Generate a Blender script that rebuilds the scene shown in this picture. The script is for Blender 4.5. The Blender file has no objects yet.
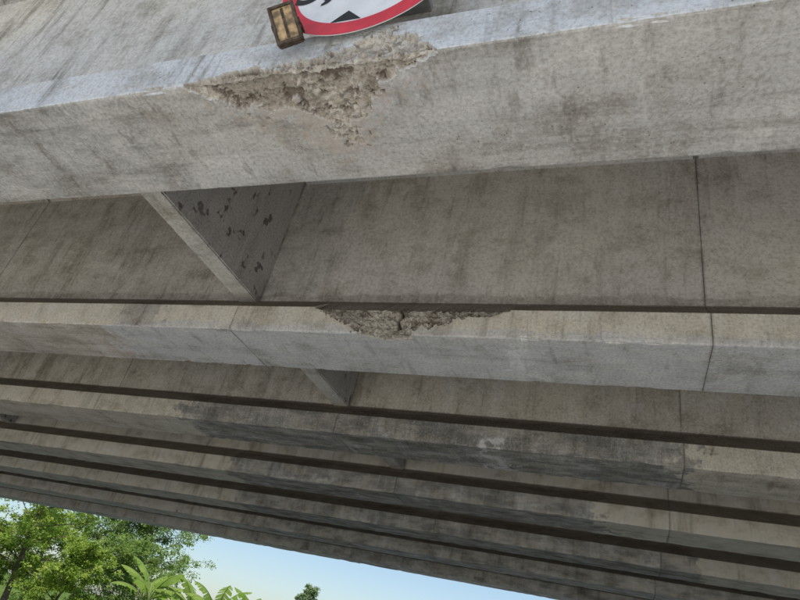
import bpy, bmesh, math, random
from mathutils import Vector, Matrix, noise
random.seed(7)
sc=bpy.context.scene
sc.view_settings.view_transform='Standard'; sc.view_settings.look='None'; sc.view_settings.exposure=0
COL=sc.collection
GZ=-1.6

# ---------------- node helper ----------------
class N:
    def __init__(s,name):
        s.m=bpy.data.materials.new(name); s.m.use_nodes=True
        s.t=s.m.node_tree; s.t.nodes.clear()
        s.out=s.t.nodes.new('ShaderNodeOutputMaterial')
    def n(s,typ,**k):
        nd=s.t.nodes.new(typ)
        for a,b in k.items(): setattr(nd,a,b)
        return nd
    def set(s,sock,v):
        if isinstance(v,bpy.types.NodeSocket): s.t.links.new(v,sock)
        elif isinstance(v,(tuple,list)) and sock.type=='RGBA': sock.default_value=(*v[:3],1)
        else: sock.default_value=v
    def math(s,op,a,b=0.0,clamp=False):
        nd=s.n('ShaderNodeMath',operation=op,use_clamp=clamp); s.set(nd.inputs[0],a); s.set(nd.inputs[1],b); return nd.outputs[0]
    def mr(s,v,a,b,c=0.0,d=1.0,smooth=True):
        nd=s.n('ShaderNodeMapRange',interpolation_type='SMOOTHSTEP' if smooth else 'LINEAR')
        for i,x in enumerate((v,a,b,c,d)): s.set(nd.inputs[i],x)
        return nd.outputs[0]
    def mix(s,f,a,b,blend='MIX'):
        nd=s.n('ShaderNodeMix',data_type='RGBA',blend_type=blend)
        s.set(nd.inputs[0],f); s.set(nd.inputs[6],a); s.set(nd.inputs[7],b); return nd.outputs[2]
    def vmix(s,f,a,b):
        nd=s.n('ShaderNodeMix',data_type='VECTOR'); s.set(nd.inputs[0],f); s.set(nd.inputs[4],a); s.set(nd.inputs[5],b); return nd.outputs[1]
    def pos(s):
        if not hasattr(s,'_g'):
            s._g=s.n('ShaderNodeNewGeometry'); s._p=s.n('ShaderNodeSeparateXYZ'); s._nn=s.n('ShaderNodeSeparateXYZ')
            s.t.links.new(s._g.outputs['Position'],s._p.inputs[0]); s.t.links.new(s._g.outputs['True Normal'],s._nn.inputs[0])
        return s._g.outputs['Position']
    def vec(s,vs,off=(0,0,0),rot=(0,0,0)):
        mp=s.n('ShaderNodeMapping'); s.t.links.new(s.pos(),mp.inputs[0]); mp.inputs['Scale'].default_value=vs; mp.inputs['Location'].default_value=off; mp.inputs['Rotation'].default_value=rot
        return mp.outputs[0]
    def noise(s,scale,vs=(1,1,1),off=(0,0,0),detail=3,rough=.55,dist=0,v=None):
        nd=s.n('ShaderNodeTexNoise'); s.t.links.new(v or s.vec(vs,off),nd.inputs['Vector'])
        nd.inputs['Scale'].default_value=scale; nd.inputs['Detail'].default_value=detail; nd.inputs['Roughness'].default_value=rough; nd.inputs['Distortion'].default_value=dist
        return nd.outputs[0]
    def voro(s,scale,vs=(1,1,1),feature='F1',out=0,off=(0,0,0)):
        nd=s.n('ShaderNodeTexVoronoi',feature=feature); s.t.links.new(s.vec(vs,off),nd.inputs['Vector']); nd.inputs['Scale'].default_value=scale
        return nd.outputs[out]
    def finish(s,col,rough=.9,h=None,bump=.3,dist=.01,spec=.2,diffuse=False):
        if diffuse:
            b=s.n('ShaderNodeBsdfDiffuse'); s.set(b.inputs['Color'],col); 
        else:
            b=s.n('ShaderNodeBsdfPrincipled'); s.set(b.inputs['Base Color'],col); s.set(b.inputs['Roughness'],rough)
            b.inputs['Specular IOR Level'].default_value=spec
        if h is not None:
            bp=s.n('ShaderNodeBump'); bp.inputs['Strength'].default_value=bump; bp.inputs['Distance'].default_value=dist
            s.t.links.new(h,bp.inputs['Height']); s.t.links.new(bp.outputs[0],b.inputs['Normal'])
        s.t.links.new(b.outputs[0],s.out.inputs[0]); return s.m

def simple(name,col,rough=.6,metal=0,spec=.4,var=.15,sc_=30):
    k=N(name); a=k.noise(sc_,detail=2); c=k.mix(k.mr(a,.35,.7),tuple(x*(1-var) for x in col),tuple(min(1,x*(1+var)) for x in col))
    m=k.finish(c,rough,None,.1,.003,spec)
    for nd in k.t.nodes:
        if nd.type=='BSDF_PRINCIPLED': nd.inputs['Metallic'].default_value=metal
    return m

def concrete(name,gi=0,base=(.50,.455,.365),alt=(.41,.40,.375),patches=(),diaph=False,damage=False,near=True,joints=True,agg=((.46,.41,.33),(.72,.68,.60)),stain=.6):
    k=N(name); P=k.pos(); X,Y,Z=k._p.outputs; NX,NY,NZ=k._nn.outputs
    o=(gi*3.7,gi*1.3,gi*.9)
    big=k.noise(.9,(1,1,1),o,1); mid=k.noise(3.0,(1,1,1.3),o,5 if near else 4,.70)
    c=k.mix(k.mr(big,.36,.64),base,alt)
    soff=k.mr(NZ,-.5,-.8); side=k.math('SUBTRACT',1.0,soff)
    slope=k.math('MULTIPLY',k.mr(NZ,.3,.4),k.mr(NZ,.97,.9))
    ed1=k.noise(2.6,(1,1,1),(5,gi*2,3),4,.72)
    wob=k.math('MULTIPLY',k.math('SUBTRACT',ed1,.5),1.3)
    XW=k.math('ADD',X,wob); ZW=k.math('ADD',Z,k.math('MULTIPLY',wob,.13))
    bn=k.noise(5.0,(.42,1.5,1.5),(gi+3,2,4),5,.76) if patches else None
    for (pc,ps,x0,x1,z0,z1,face,brk) in patches:
        m=ps
        if x0>-30: m=k.math('MULTIPLY',m,k.mr(XW,x0-.07,x0+.07))
        if x1<15: m=k.math('MULTIPLY',m,k.mr(XW,x1+.05,x1-.05))
        if z0 is not None:
            if z0>1.95: m=k.math('MULTIPLY',m,k.mr(ZW,z0-.015,z0+.015))
            m=k.math('MULTIPLY',m,k.mr(ZW,z1+.015,z1-.015))
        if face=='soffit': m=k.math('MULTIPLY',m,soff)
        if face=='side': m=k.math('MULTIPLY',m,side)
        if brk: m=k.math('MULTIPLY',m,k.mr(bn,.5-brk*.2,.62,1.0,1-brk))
        c=k.mix(m,c,pc)
    # weathering over everything (multiplicative, so patches weather too)
    c=k.mix(k.mr(mid,.47,.68,0,.7),c,(.62,.59,.54),'MULTIPLY')
    c=k.mix(k.mr(mid,.46,.28,0,.45),c,(.78,.76,.71))
    v1=k.vmix(soff,k.vec((1,1,.16),o,(0,.10,0)),k.vec((.20,1.7,1),o,(0,0,.10))); s1=k.noise(3.8,detail=5,rough=.72,v=v1)
    c=k.mix(k.mr(s1,.49,.72,0,stain),c,(.44,.42,.385),'MULTIPLY')
    c=k.mix(k.mr(s1,.46,.32,0,stain*.5),c,(.70,.68,.63))
    if near:
        v2=k.vmix(soff,k.vec((1,1,.10),o),k.vec((.8,.20,1),(2,7,1),(0,0,.25))); s2=k.noise(12,detail=4,rough=.68,v=v2)
        sa=.32 if gi else .5
        c=k.mix(k.mr(s2,.56,.74,0,sa),c,(.72,.70,.65))
        c=k.mix(k.mr(s2,.46,.28,0,sa+.15),c,(.42,.40,.37),'MULTIPLY')
    else: s2=mid
    c=k.mix(k.math('MULTIPLY',slope,.7),c,(.17,.135,.10))
    if diaph:
        v=k.noise(9.0,(1,.9,.8),(0,3.3,0),2,.6,.0); vv=k.noise(2.2,(1,1,1),(1,4,2),1)
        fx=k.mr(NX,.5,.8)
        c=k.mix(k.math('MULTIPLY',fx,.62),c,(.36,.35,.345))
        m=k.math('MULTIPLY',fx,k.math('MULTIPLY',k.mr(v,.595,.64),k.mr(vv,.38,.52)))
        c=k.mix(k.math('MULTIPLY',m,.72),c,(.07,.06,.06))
    if joints and not diaph:
        fr=k.math('ABSOLUTE',k.math('SUBTRACT',k.math('FRACT',k.math('DIVIDE',k.math('ADD',X,-.47+34.8+1.74),3.48)),.5))
        c=k.mix(k.math('MULTIPLY',k.mr(fr,.006,.0),k.mr(ed1,.35,.6,.1,.6)),c,(.20,.18,.15))
    h=None
    if near:
        g=k.noise(50,(1,1,1),o,3,.78)
        c=k.mix(k.mr(g,.42,.70,.0,.55),c,(.50,.47,.43),'MULTIPLY')
        c=k.mix(k.mr(g,.45,.28,.0,.32),c,(.76,.74,.69))
        pv=k.voro(24,(1,1,1)); ph=k.math('MULTIPLY',k.mr(pv,.12,.06),k.mr(mid,.44,.56))
        c=k.mix(k.math('MULTIPLY',ph,.7),c,(.10,.09,.075))
        h=g
    if damage:
        at=k.n('ShaderNodeAttribute',attribute_name='damage'); D=at.outputs['Fac']
        at2=k.n('ShaderNodeAttribute',attribute_name='scrape'); S=at2.outputs['Fac']
        at3=k.n('ShaderNodeAttribute',attribute_name='pit'); PT=at3.outputs['Fac']
        v=k.voro(60,(1,1,1),out=1); vs=k.n('ShaderNodeSeparateColor'); k.t.links.new(v,vs.inputs[0])
        ag=k.mix(vs.outputs[0],agg[0],agg[1])
        ag=k.mix(k.mr(vs.outputs[1],.84,.9,0,.7),ag,(.22,.20,.18))
        ag=k.mix(k.mr(ed1,.42,.60,0,.75),ag,tuple(x*.72 for x in agg[0]))
        ag=k.mix(k.mr(g,.48,.70,0,.65),ag,(.20,.165,.13))
        ag=k.mix(PT,ag,(.15,.115,.085))
        c=k.mix(k.math('MULTIPLY',S,k.mr(s2,.3,.6,.15,.65)),c,(.47,.395,.32))
        c=k.mix(D,c,ag)
        h=k.math('ADD',h,k.math('MULTIPLY',D,k.math('MULTIPLY',vs.outputs[2],.5)))
    return k.finish(c,.92,h,.6,.006,.15,diffuse=True)

# ---------------- bridge geometry ----------------
SOF=2.0; W=.65; FACE=.227; WEBIN=.23; SLT=2.415; TOP=4.10; SP=2.2; Y0=1.30
NG=7; XL,XR=-27.37,14.39; J0=.47; SEG=3.48
bridge=bpy.data.objects.new('highway_bridge',None); COL.objects.link(bridge)

def profile(yo):
    c=.011; a=yo; b=yo+W; wa=yo+WEBIN; wb=b-WEBIN; ta=yo-.06; tb=b+.06
    return [(a+c,SOF),(b-c,SOF),(b-.003,SOF+.003),(b,SOF+c),(b,SOF+FACE-.004),(b-.006,SOF+FACE+.004),(wb+.01,SLT-.008),(wb,SLT+.01),(wb,3.80),(tb,3.95),(tb,TOP),
            (ta,TOP),(ta,3.95),(wa,3.80),(wa,SLT+.01),(wa-.01,SLT-.008),(a+.006,SOF+FACE+.004),(a,SOF+FACE-.004),(a,SOF+c),(a+.003,SOF+.003)]

def resample(p,step,zmax):
    out=[]
    for i,(y,z) in enumerate(p):
        y2,z2=p[(i+1)%len(p)]
        out.append((y,z))
        if max(z,z2)<zmax:
            L=math.hypot(y2-y,z2-z); n=int(L/step)
            for j in range(1,n): out.append((y+(y2-y)*j/n,z+(z2-z)*j/n))
    return out

def fbm(x,y,z,o=4):
    return noise.fractal(Vector((x,y,z)),.6,2.1,o)
def sstep(a,b,v):
    t=max(0,min(1,(v-a)/(b-a))); return t*t*(3-2*t)
def interp(x,pts):
    if x<=pts[0][0]: return pts[0][1]
    for (a,va),(b,vb) in zip(pts,pts[1:]):
        if x<=b: return va+(vb-va)*(x-a)/(b-a)
    return pts[-1][1]

def rough_depth(x,y,z,f,d,k1):
    # broken concrete: faceted fracture cells + aggregate
    dist,_=noise.voronoi(Vector((x*20+fbm(x*15,y*15,z*15,2)*.5,y*20,z*20)))
    d2,_=noise.voronoi(Vector((x*62,y*62,z*62)))
    lump=fbm(x*16,y*16,z*16,3); fine=fbm(x*95,y*95,z*95,2)
    dep=d*(.010+k1*min(1,max(0,f))+.009*lump+.006*(dist[1]-dist[0])+.0045*d2[0]+.003*fine)
    pit=sstep(.20,.60,fbm(x*9+4,y*13,z*13,4)*.9+fine*.35)
    dep+=d*pit*.012
    return max(0,dep),pit*.75*d
def dmg1(x,y,z):
    yo=Y0
    n=fbm(x*5,y*5,z*5)*.42+fbm(x*22,y*22,z*22)*.28
    if z<SOF+.02 and y<yo+.6 and y>yo+.002:
        T=interp(x,[(-1.92,.0),(-1.80,.11),(-1.68,.20),(-1.55,.24),(-1.42,.18),(-1.32,.24),(-1.22,.42),(-1.12,.36),(-1.0,.16),(-.82,.08),(-.66,.0)])
        t=y-yo
    elif y<yo+.02 and z<SOF+FACE:
        T=interp(x,[(-1.92,.0),(-1.75,.04),(-1.5,.07),(-1.3,.10),(-1.1,.17),(-.95,.19),(-.82,.10),(-.66,.0)])
        t=z-SOF
    else: return 0,0
    if T<=.001: return 0,0
    f=(T-t)/max(T,.05)+n-.10
    d=sstep(0,.12,f)
    dep,pit=rough_depth(x,y,z,f,d,.022)
    s=0
    if z<SOF+.02:
        T2=interp(x,[(-1.85,.08),(-1.6,.36),(-1.4,.40),(-1.25,.58),(-1.12,.50),(-.98,.24),(-.66,.02)])
        s=sstep(-.1,.5,(T2-t)/.25+n*1.6-.1)
    return (dep if d>0 else 0),(d,s,pit)
def dmg2(x,y,z):
    yo=Y0+SP
    n=fbm(x*5+9,y*5,z*5)*.40+fbm(x*24,y*24,z*24)*.28
    if y<yo+.02 and z<SOF+FACE+.02:
        T=interp(x,[(-2.30,0),(-2.12,.10),(-1.95,.19),(-1.75,.30),(-1.5,.34),(-1.35,.23),(-1.15,.12),(-.85,.05),(-.76,0)])
        t=SOF+FACE-z
    elif z<SOF+.02 and y<yo+.3:
        T=interp(x,[(-1.9,0),(-1.7,.09),(-1.5,.09),(-1.4,0)]); t=y-yo
    elif z>=SOF+FACE and y<yo+.24:
        T=interp(x,[(-2.30,0),(-2.1,.05),(-1.6,.08),(-.9,.03),(-.76,0)]); t=y-yo
    else: return 0,0
    if T<=.001: return 0,0
    f=(T-t)/max(T,.05)+n-.10
    d=sstep(0,.12,f)
    dep,pit=rough_depth(x,y,z,f,d,.014)
    cr=math.exp(-((x+1.57+.012*math.sin(z*60))/.009)**2)*sstep(2.03,2.06,z)*d
    dep+=cr*.045; pit=max(pit,cr)
    s=sstep(-.1,.5,f+.35)
    return max(0,dep),(d,s,pit)

def build_segment(name,gi,xa,xb,mat,dm=None,rng=None):
    yo=Y0+gi*SP; base=profile(yo)
    if dm: prof=resample(base,.0058,2.24)
    elif gi<3: prof=resample(base,.08,2.25)
    else: prof=base
    xs=[xa]; step=.035 if gi<3 else .10
    x=xa
    while x<xb-1e-6:
        s=step
        if dm and rng[0]<=x<rng[1]: s=.0058
        x=min(xb,x+s); xs.append(x)
    n=len(prof); verts=[]; da=[]; sa=[]; pa=[]
    nor=[]
    for i in range(n):
        a=Vector(prof[i-1]);b=Vector(prof[(i+1)%n]); t=(b-a).normalized(); nor.append((t.y,-t.x))
    for x in xs:
        for i,(y,z) in enumerate(prof):
            d=0;att=0
            w=.003*noise.noise(Vector((x*1.2,y*2+gi,z*2)))
            cy=min(abs(y-yo),abs(y-yo-W))
            if z<2.02 and cy<.02 and not (dm and rng[0]<x<rng[1]): w-=max(0,fbm(x*6+gi*5,y*.3,3.3,4)-.10)*.020
            if dm: d,att=dm(x,y,z)
            dd,ss,pp=att if att else (0,0,0)
            q=-d+w
            verts.append((x,y+nor[i][0]*q,z+nor[i][1]*q)); da.append(dd); sa.append(ss); pa.append(pp)
    faces=[]
    for k in range(len(xs)-1):
        for i in range(n):
            j=(i+1)%n
            faces.append((k*n+i,k*n+j,(k+1)*n+j,(k+1)*n+i))
    faces.append(tuple(range(n-1,-1,-1))); L=(len(xs)-1)*n; faces.append(tuple(L+i for i in range(n)))
    me=bpy.data.meshes.new(name); me.from_pydata(verts,[],faces); me.update()
    if dm:
        for nm,arr in (('damage',da),('scrape',sa),('pit',pa)):
            a=me.attributes.new(nm,'FLOAT','POINT'); a.data.foreach_set('value',arr)
    bm=bmesh.new(); bm.from_mesh(me); bmesh.ops.recalc_face_normals(bm,faces=bm.faces); bm.to_mesh(me); bm.free()
    me.materials.append(mat)
    ob=bpy.data.objects.new(name,me); ob.parent=bridge; COL.objects.link(ob); return ob

def addmesh(name,verts,faces,mat,parent=None,smooth=False,mi=None,mats=None):
    me=bpy.data.meshes.new(name); me.from_pydata(verts,[],faces); me.update()
    for m in (mats or [mat]): me.materials.append(m)
    if mi: me.polygons.foreach_set('material_index',mi)
    if smooth: me.polygons.foreach_set('use_smooth',[True]*len(me.polygons))
    ob=bpy.data.objects.new(name,me); ob.parent=parent; COL.objects.link(ob); return ob
def box(name,x0,x1,y0,y1,z0,z1,mat,parent=None,bev=0.0):
    bm=bmesh.new(); bmesh.ops.create_cube(bm,size=1)
    for v in bm.verts: v.co=Vector(((x0+x1)/2+v.co.x*(x1-x0),(y0+y1)/2+v.co.y*(y1-y0),(z0+z1)/2+v.co.z*(z1-z0)))
    if bev: bmesh.ops.bevel(bm,geom=bm.edges[:],offset=bev,segments=2,affect='EDGES')
    me=bpy.data.meshes.new(name); bm.to_mesh(me); bm.free(); me.materials.append(mat)
    ob=bpy.data.objects.new(name,me); ob.parent=parent; COL.objects.link(ob); return ob

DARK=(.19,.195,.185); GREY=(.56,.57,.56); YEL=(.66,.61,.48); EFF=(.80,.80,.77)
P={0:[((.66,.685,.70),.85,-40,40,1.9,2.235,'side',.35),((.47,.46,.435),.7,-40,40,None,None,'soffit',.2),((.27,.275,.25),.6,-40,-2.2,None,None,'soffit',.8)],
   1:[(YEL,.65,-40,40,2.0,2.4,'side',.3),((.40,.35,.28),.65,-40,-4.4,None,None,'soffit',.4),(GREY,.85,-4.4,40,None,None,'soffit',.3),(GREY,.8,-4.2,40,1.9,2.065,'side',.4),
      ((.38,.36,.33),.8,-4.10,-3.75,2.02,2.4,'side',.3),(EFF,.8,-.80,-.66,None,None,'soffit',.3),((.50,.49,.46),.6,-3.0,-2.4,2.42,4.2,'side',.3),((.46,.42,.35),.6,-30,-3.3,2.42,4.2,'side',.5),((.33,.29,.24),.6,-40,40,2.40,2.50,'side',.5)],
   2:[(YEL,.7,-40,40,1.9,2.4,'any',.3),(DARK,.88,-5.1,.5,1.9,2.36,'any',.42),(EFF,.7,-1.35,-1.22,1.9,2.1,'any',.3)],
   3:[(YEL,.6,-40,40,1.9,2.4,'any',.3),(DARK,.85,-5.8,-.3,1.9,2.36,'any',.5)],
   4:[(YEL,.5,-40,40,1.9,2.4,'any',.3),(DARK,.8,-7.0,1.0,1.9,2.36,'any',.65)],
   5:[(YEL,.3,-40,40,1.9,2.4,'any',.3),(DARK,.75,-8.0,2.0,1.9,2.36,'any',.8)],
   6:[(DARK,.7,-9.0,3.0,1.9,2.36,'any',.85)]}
mort=simple('joint_mortar',(.22,.20,.17),.95)
for gi in range(NG):
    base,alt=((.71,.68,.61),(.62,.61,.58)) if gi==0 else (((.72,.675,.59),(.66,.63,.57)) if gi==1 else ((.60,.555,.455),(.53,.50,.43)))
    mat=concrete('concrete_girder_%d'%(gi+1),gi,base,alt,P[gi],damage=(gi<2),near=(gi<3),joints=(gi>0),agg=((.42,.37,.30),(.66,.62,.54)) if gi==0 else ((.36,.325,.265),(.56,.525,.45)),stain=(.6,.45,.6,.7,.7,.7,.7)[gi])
    if gi==0: cuts=[XL,-19,-12.2,-5.9,1.9,8,XR]
    else: cuts=[XL+i*SEG for i in range(13)]
    for si,(x,x2) in enumerate(zip(cuts,cuts[1:])):
        dm=None;rg=None
        if gi<2 and x<-1.5<x2:
            dm=dmg1 if gi==0 else dmg2; rg=(-1.98,-.62) if gi==0 else (-2.42,-.68)
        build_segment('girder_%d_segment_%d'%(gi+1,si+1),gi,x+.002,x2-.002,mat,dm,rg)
    core=profile(Y0+gi*SP); cy=Y0+gi*SP+W/2; cv=[];cf=[];n=len(core)
    for x in cuts[1:-1]:
        b0=len(cv)
        for xx in (x-.02,x+.02):
            for (y,z) in core: cv.append((xx,y+(.008 if y<cy else -.008),z+(.008 if z<2.3 else -.008)))
        cf+=[(b0+i,b0+(i+1)%n,b0+n+(i+1)%n,b0+n+i) for i in range(n)]
    addmesh('girder_%d_joint_mortar'%(gi+1),cv,cf,mort,bridge)

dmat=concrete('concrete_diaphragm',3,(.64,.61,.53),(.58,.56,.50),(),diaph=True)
k=0
for gi in range(NG-1):
    ya=Y0+gi*SP+W-WEBIN-.01; yb=Y0+(gi+1)*SP+WEBIN+.01
    for xc in (-19.1,-11.1,-3.12,4.9,12.9):
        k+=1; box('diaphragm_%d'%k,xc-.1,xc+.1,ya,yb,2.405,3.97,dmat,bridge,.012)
deckm=simple('concrete_deck',(.52,.50,.46),.95,0,.1,.15,2)
DY=-.12  # deck edge pushed out so the unseen overhang shades the outer girder face
box('deck_slab',XL-.3,XR+.3,DY,Y0+6*SP+W+.80,4.10,4.36,deckm,bridge,.01)
for nm,y in (('parapet_near',DY+.02),('parapet_far',Y0+6*SP+W+.50)):
    x0,x1=XL-.3,XR+.3
    pr=[(y,4.362),(y+.26,4.362),(y+.20,4.75),(y+.20,5.15),(y+.04,5.15),(y+.04,4.75)]
    addmesh(nm,[(xx,a,b) for xx in (x0,x1) for a,b in pr],[(i,(i+1)%6,6+(i+1)%6,6+i) for i in range(6)]+[tuple(range(5,-1,-1)),tuple(range(6,12))],deckm,bridge)
for nm,xp in (('pier_west',XL+.6),('pier_east',XR-.6)):
    box(nm+'_cap',xp-.7,xp+.7,.9,15.6,1.05,1.90,deckm,bridge,.03)
    for i in range(4):
        bm=bmesh.new(); bmesh.ops.create_cone(bm,cap_ends=True,segments=32,radius1=.5,radius2=.5,depth=1.05-GZ+.3)
        me=bpy.data.meshes.new('c'); bm.to_mesh(me); bm.free(); me.materials.append(deckm)
        ob=bpy.data.objects.new(nm+'_column_%d'%(i+1),me); ob.parent=bridge; ob.location=(xp,2.2+i*4.0,(1.05+GZ-.3)/2); COL.objects.link(ob)
    for gi in range(NG):
        yc=Y0+gi*SP+W/2; box(nm+'_bearing_%d'%(gi+1),xp-.2,xp+.2,yc-.2,yc+.2,1.895,2.0,deckm,bridge,.005)

# ---------------- ground ----------------
k=N('pale_bounce_gravel'); a=k.noise(.4,detail=3,rough=.65)
c=k.mix(k.mr(a,.4,.6),(.60,.585,.55),(.53,.51,.47))  # gravel kept pale so the unseen ground bounces sunlight under the girders
YY=k.math('ADD',k._p.outputs[1],k.math('MULTIPLY',a,6.0))
gr=k.mix(k.mr(a,.4,.65),(.07,.12,.03),(.13,.17,.05)); c=k.mix(k.mr(YY,21,23),c,gr)
gm=k.finish(c,.95,None,.6,.03,.1,True)
R=2500; ys=[-R,-60,0,8,16,20,30,60,150,R]; xs=[-R,-150,-60,-30,0,20,60,150,R]
gv=[(x,y,GZ) for y in ys for x in xs]; nx=len(xs)
addmesh('ground',gv,[(j*nx+i,j*nx+i+1,(j+1)*nx+i+1,(j+1)*nx+i) for j in range(len(ys)-1) for i in range(nx-1)],gm)
k=N('worn_concrete_road'); a=k.noise(.8,detail=3,rough=.6)
c=k.mix(k.mr(a,.35,.65),(.60,.59,.56),(.53,.52,.49)); rm=k.finish(c,.9,None,.3,.005,.15,True)  # unseen road, also kept pale to bounce light upward
road=addmesh('road',[(-7,-120,GZ+.004),(2.5,-120,GZ+.004),(2.5,120,GZ+.004),(-7,120,GZ+.004)],[(0,1,2,3)],rm)
km=simple('kerb_concrete',(.42,.41,.38),.9)
for x in (-7.15,2.5): box('kerb',x,x+.15,-120,120,GZ-.05,GZ+.13,km,None,.015)
pw=simple('road_paint',(.75,.75,.72),.7)
for i in range(14):
    y=-60+i*9; box('lane_dash_%d'%i,-2.31,-2.19,y,y+3,GZ+.0045,GZ+.009,pw,road)

# ---------------- sign ----------------
sign=bpy.data.objects.new('height_limit_sign',None); COL.objects.link(sign); sign.location=(-1.12,1.262,2.562)
white=simple('sign_white',(.80,.80,.79),.4,0,.5,.05,12); red=simple('sign_red',(.70,.035,.06),.35,0,.5,.12,9); blk=simple('sign_black',(.02,.02,.02),.5)
gal=simple('galvanised_steel',(.45,.46,.46),.45,.8)
def disc(name,r0,r1,y,mat,th=.0):
    n=96
    if r0==0:
        v=[(r1*math.cos(2*math.pi*i/n),yy,r1*math.sin(2*math.pi*i/n)) for yy in (y,y+th) for i in range(n)]
        f=[tuple(range(n)),tuple(range(2*n-1,n-1,-1))]+[(i,n+i,n+(i+1)%n,(i+1)%n) for i in range(n)]
    else:
        v=[(r*math.cos(2*math.pi*i/n),y,r*math.sin(2*math.pi*i/n)) for r in (r0,r1) for i in range(n)]
        f=[(i,(i+1)%n,n+(i+1)%n,n+i) for i in range(n)]
    return addmesh(name,v,f,mat,sign)
disc('plate',0,.417,0,white,.003); disc('red_border',.335,.4165,-.0015,red)
addmesh('arrow_lower',[(-.018-.07,-.0015,-.336+.012),(-.018+.075,-.0015,-.336+.012),(-.018,-.0015,-.25)],[(0,1,2)],blk,sign)
addmesh('arrow_upper',[(-.07,-.0015,.31),(.07,-.0015,.31),(0,-.0015,.23)],[(0,1,2)],blk,sign)
cu=bpy.data.curves.new('t','FONT'); cu.body='3,5 m'; cu.size=.30; cu.align_x='CENTER'; cu.offset=.006
to=bpy.data.objects.new('t',cu); COL.objects.link(to); dg=bpy.context.evaluated_depsgraph_get()
tm=bpy.data.meshes.new_from_object(to.evaluated_get(dg)); bpy.data.objects.remove(to); tm.materials.clear(); tm.materials.append(blk)
tt=bpy.data.objects.new('legend',tm); tt.parent=sign; tt.rotation_euler=(math.pi/2,0,0); tt.location=(0,-.002,-.13); COL.objects.link(tt)
box('mounting_rail_lower',-.16,.10,.003,.036,-.30,-.27,gal,sign,.002)
box('mounting_rail_upper',-.22,.22,.003,.266,.10,.14,gal,sign,.002)

fl=bpy.data.objects.new('floodlight',None); COL.objects.link(fl); fl.location=(-1.355,1.18,2.15); fl.rotation_euler=(math.radians(28),math.radians(-24),math.radians(4))
fb=simple('rusty_housing',(.09,.065,.045),.7,0,.3,.4,40); am=simple('dirty_amber_glass',(.40,.27,.13),.35,0,.5,.6,25)
hw,hh=.056,.088
box('housing',-hw,hw,0,.035,-hh,hh,fb,fl,.006)
for i,(a,b,c_,d) in enumerate(((-hw,hw,hh-.014,hh+.001),(-hw,hw,-hh-.001,-hh+.014),(-hw-.001,-hw+.013,-hh,hh),(hw-.013,hw+.001,-hh,hh))):
    box('rim_%d'%(i+1),a,b,-.010-.001*i,.004,c_,d,fb,fl,.002)
box('glass',-hw+.012,hw-.012,-.004,.003,-hh+.013,hh-.013,am,fl)
box('lamp_bar',-.006,.006,-.007,-.003,-hh+.02,hh-.02,fb,fl)
for i in range(6): box('cooling_fin_%d'%i,-hw+.01+i*.018,-hw+.014+i*.018,.034,.048,-hh+.015,hh-.015,fb,fl)
box('bracket_arm_1',-hw-.006,-hw-.002,.0,.08,-.012,.012,fb,fl); box('bracket_arm_2',hw+.002,hw+.006,.0,.08,-.012,.012,fb,fl); box('bracket_plate',-hw-.006,hw+.006,.072,.078,-.014,.014,fb,fl)

# ---------------- vegetation ----------------
def leafmat(name,c1,c2,tr=.45):
    k=N(name); a=k.noise(1.6,detail=2)
    c=k.mix(k.mr(a,.38,.62),c1,c2)
    d=k.n('ShaderNodeBsdfDiffuse'); k.set(d.inputs['Color'],c)
    t=k.n('ShaderNodeBsdfTranslucent'); k.set(t.inputs[0],k.mix(.5,c,(.35,.5,.08)))
    m=k.n('ShaderNodeMixShader'); m.inputs[0].default_value=tr
    k.t.links.new(d.outputs[0],m.inputs[1]); k.t.links.new(t.outputs[0],m.inputs[2]); k.t.links.new(m.outputs[0],k.out.inputs[0]); return k.m
bark=simple('bark',(.16,.125,.09),.9,0,.2,.3,12)
def tube(V,F,MI,pts,rad,m=0,n=8):
    base=len(V)
    for i,p in enumerate(pts):
        t=(pts[min(i+1,len(pts)-1)]-pts[max(i-1,0)]).normalized(); u=t.orthogonal().normalized(); w=t.cross(u)
        for j in range(n):
            a=2*math.pi*j/n; V.append(tuple(p+(u*math.cos(a)+w*math.sin(a))*rad[i]))
    for i in range(len(pts)-1):
        for j in range(n):
            F.append((base+i*n+j,base+i*n+(j+1)%n,base+(i+1)*n+(j+1)%n,base+(i+1)*n+j)); MI.append(m)
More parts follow.
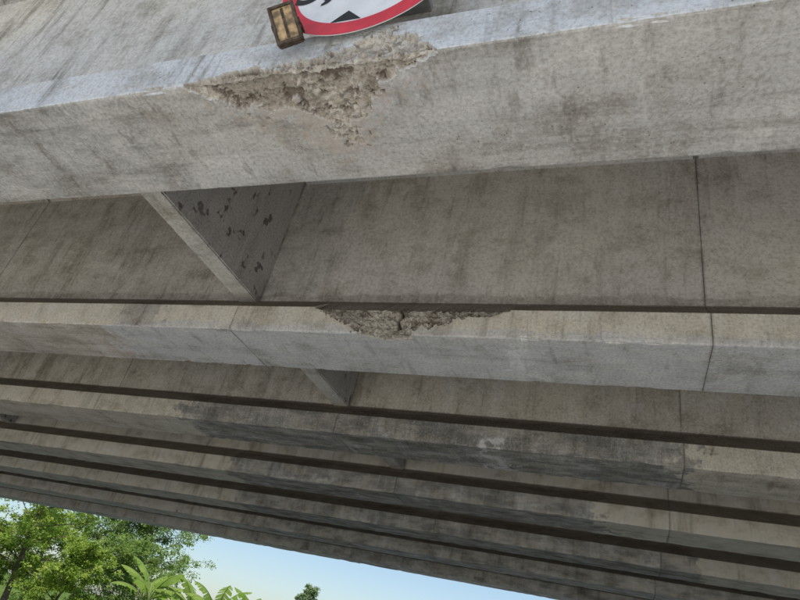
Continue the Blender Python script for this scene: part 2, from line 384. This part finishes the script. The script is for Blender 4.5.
def tree(name,loc,H,R,lm,seed,nb=26,leaf=.12,nl=240,trunk=.14,lo=.25,shape=1.0):
    rnd=random.Random(seed); V=[];F=[];MI=[]
    p=Vector((0,0,0)); pts=[p.copy()]; d=Vector((rnd.uniform(-.12,.12),rnd.uniform(-.1,.1),1))
    for i in range(9):
        d=(d+Vector((rnd.uniform(-.12,.12),rnd.uniform(-.12,.12),.1))).normalized(); p=p+d*H*.95/9; pts.append(p.copy())
    tube(V,F,MI,pts,[trunk*(1-.9*i/9) for i in range(10)])
    def clump(c,r,n):
        for _ in range(n):
            q=Vector((rnd.gauss(0,1),rnd.gauss(0,1),rnd.gauss(0,.75)))*r*.5+c
            s=leaf*rnd.uniform(.6,1.3); a=Vector((rnd.gauss(0,1),rnd.gauss(0,1),rnd.gauss(-.3,.6))).normalized(); b=a.cross(Vector((rnd.gauss(0,.5),rnd.gauss(0,.5),1))).normalized()
            bb=len(V); V.extend([tuple(q),tuple(q+a*s*.5+b*s*.28),tuple(q+a*s*1.15),tuple(q+a*s*.5-b*s*.28)]); F.append((bb,bb+1,bb+2,bb+3)); MI.append(1)
    for i in range(nb):
        t=lo+(1-lo)*(i+.5)/nb; k_=t*9; i0=min(8,int(k_)); s=pts[i0].lerp(pts[i0+1],k_-i0)
        az=i*2.4+rnd.uniform(-.4,.4); prof=math.sin(math.pi*min(1,(t-lo)/(1-lo)*.80+.16))**shape
        L=R*prof*rnd.uniform(.6,1.15)+.2
        dr=Vector((math.cos(az),math.sin(az),rnd.uniform(.25,.8))).normalized(); bp=[s]; q=s
        for j in range(5):
            dr=(dr+Vector((rnd.uniform(-.2,.2),rnd.uniform(-.2,.2),rnd.uniform(-.1,.1)))).normalized(); q=q+dr*L/5; bp.append(q.copy())
        r0=trunk*.38*(1-.6*t); tube(V,F,MI,bp,[r0*(1-.85*j/5) for j in range(6)],0,5)
        for j in range(2,6):
            clump(bp[j]+Vector((rnd.gauss(0,.12),rnd.gauss(0,.12),rnd.gauss(0,.1)))*L,rnd.uniform(.28,.5)*max(.5,R*.32),int(nl*rnd.uniform(.2,.5)))
            e=bp[j]+Vector((rnd.gauss(0,1),rnd.gauss(0,1),rnd.gauss(0,.6)))*L*.22; tube(V,F,MI,[bp[j],(bp[j]+e)/2+Vector((0,0,.03)),e],[r0*.35,r0*.25,r0*.1],0,4)
            clump(e,rnd.uniform(.2,.4)*max(.5,R*.3),int(nl*rnd.uniform(.12,.3)))
    ob=addmesh(name,V,F,None,None,False,MI,[bark,lm]); ob.location=loc; return ob
l1=leafmat('leaf_bright',(.22,.33,.055),(.40,.48,.11)); l2=leafmat('leaf_mid',(.17,.26,.08),(.28,.37,.12)); l3=leafmat('leaf_far',(.24,.31,.19),(.30,.36,.24))
tree('tree',(-27.5,24.5,GZ),7.8,3.2,l1,3,30,.14,300,.16,.18)
tree('tree',(-33.0,34,GZ),9.2,3.6,l2,5,34,.16,300,.2,.25)
tree('tree',(-31.0,37.5,GZ),8.0,3.8,l2,8,32,.15,320,.2,.2)
tree('tree',(-29.5,60,GZ),6.9,1.6,l3,11,26,.16,300,.14,.2)
tree('tree',(-23.5,23.5,GZ),3.6,1.9,l1,15,22,.13,260,.08,.1)
tree('tree',(-32.5,30,GZ),5.4,2.8,l1,19,26,.15,280,.12,.1)
tree('tree',(-28.5,33,GZ),4.8,3.0,l2,23,28,.15,300,.10,.1)
tree('tree',(-29.5,24,GZ),3.6,2.2,l1,29,24,.13,280,.08,.08)

bl=leafmat('banana_leaf',(.19,.30,.06),(.30,.41,.10),.5); st=simple('banana_stem',(.20,.24,.09),.6)
def banana(loc,H,seed):
    rnd=random.Random(seed); V=[];F=[];MI=[]
    pts=[Vector((0.02*math.sin(i),0.02*i,H*.55*i/5)) for i in range(6)]; tube(V,F,MI,pts,[.13-.012*i for i in range(6)],0,10)
    top=pts[-1]; nlf=9
    for i in range(nlf):
        az=i*2.4+rnd.uniform(-.3,.3); L=H*.62*rnd.uniform(.75,1.1); up=rnd.uniform(.7,1.5)
        hd=Vector((math.cos(az),math.sin(az),0)); sd=Vector((-math.sin(az),math.cos(az),0)); mid=[]; n=16; q=top.copy(); ang=up
        for j in range(n+1):
            mid.append(q.copy()); ang-=rnd.uniform(.05,.11); q=q+(hd*math.cos(ang)+Vector((0,0,math.sin(ang))))*L/n
        tube(V,F,MI,mid,[.028*(1-.85*j/n) for j in range(n+1)],0,5)
        for side in (-1,1):
            for j in range(4,n):
                t=(j-4)/(n-4); t2=(j-3)/(n-4)
                w0=.26*math.sin(math.pi*min(1,t*.9+.08))**.6; w1=.26*math.sin(math.pi*min(1,t2*.9+.08))**.6 if j<n-1 else .02
                gap=rnd.uniform(0,.35); dz=-.10-rnd.uniform(0,.12)
                a=mid[j];b=mid[j+1]; o0=a+sd*side*w0+Vector((0,0,dz*w0*3)); o1=a.lerp(b,1-gap*.7)+sd*side*w1+Vector((0,0,dz*w1*3))
                bb=len(V); V.extend([tuple(a),tuple(b),tuple(o1),tuple(o0)]); F.append((bb,bb+1,bb+2,bb+3)); MI.append(1)
    ob=addmesh('banana_plant',V,F,None,None,False,MI,[st,bl]); ob.location=loc; return ob
for (x,y,h,s) in ((-17.6,22,3.2,1),(-15.9,22.5,3.2,2),(-14.1,21.5,3.1,3),(-12.5,22,2.9,4),(-18.9,23.2,3.3,5)): banana((x,y,GZ),h,s)

# ---------------- light ----------------
el=math.radians(66); hd=Vector((.45,-.893)); sd=Vector((hd.x*math.cos(el),hd.y*math.cos(el),math.sin(el)))
w=bpy.data.worlds.new('World'); sc.world=w; w.use_nodes=True; nt=w.node_tree; nt.nodes.clear()
sk=nt.nodes.new('ShaderNodeTexSky'); sk.sky_type='NISHITA'; sk.sun_disc=False; sk.sun_elevation=el; sk.sun_rotation=math.atan2(hd.x,hd.y); sk.air_density=1.0; sk.dust_density=1.0; sk.ozone_density=2.5
bg=nt.nodes.new('ShaderNodeBackground'); bg.inputs[1].default_value=.15; ow=nt.nodes.new('ShaderNodeOutputWorld')
nt.links.new(sk.outputs[0],bg.inputs[0]); nt.links.new(bg.outputs[0],ow.inputs[0])
sl=bpy.data.lights.new('sun','SUN'); sl.energy=5; sl.angle=math.radians(.53); sl.color=(1,.965,.92)
so=bpy.data.objects.new('sun',sl); COL.objects.link(so); so.rotation_euler=(-sd).to_track_quat('-Z','Y').to_euler()

# ---------------- camera ----------------
cd=bpy.data.cameras.new('camera'); cam=bpy.data.objects.new('camera',cd); COL.objects.link(cam); sc.camera=cam
cd.sensor_width=36; cd.lens=27; cd.clip_end=6000; cd.clip_start=.05
r=Vector((.934,.2928,.2050)).normalized(); f=Vector((-.3574,.7808,.5126)).normalized(); u=r.cross(f).normalized()
M=Matrix((r,u,-f)).transposed().to_4x4(); cam.matrix_world=M
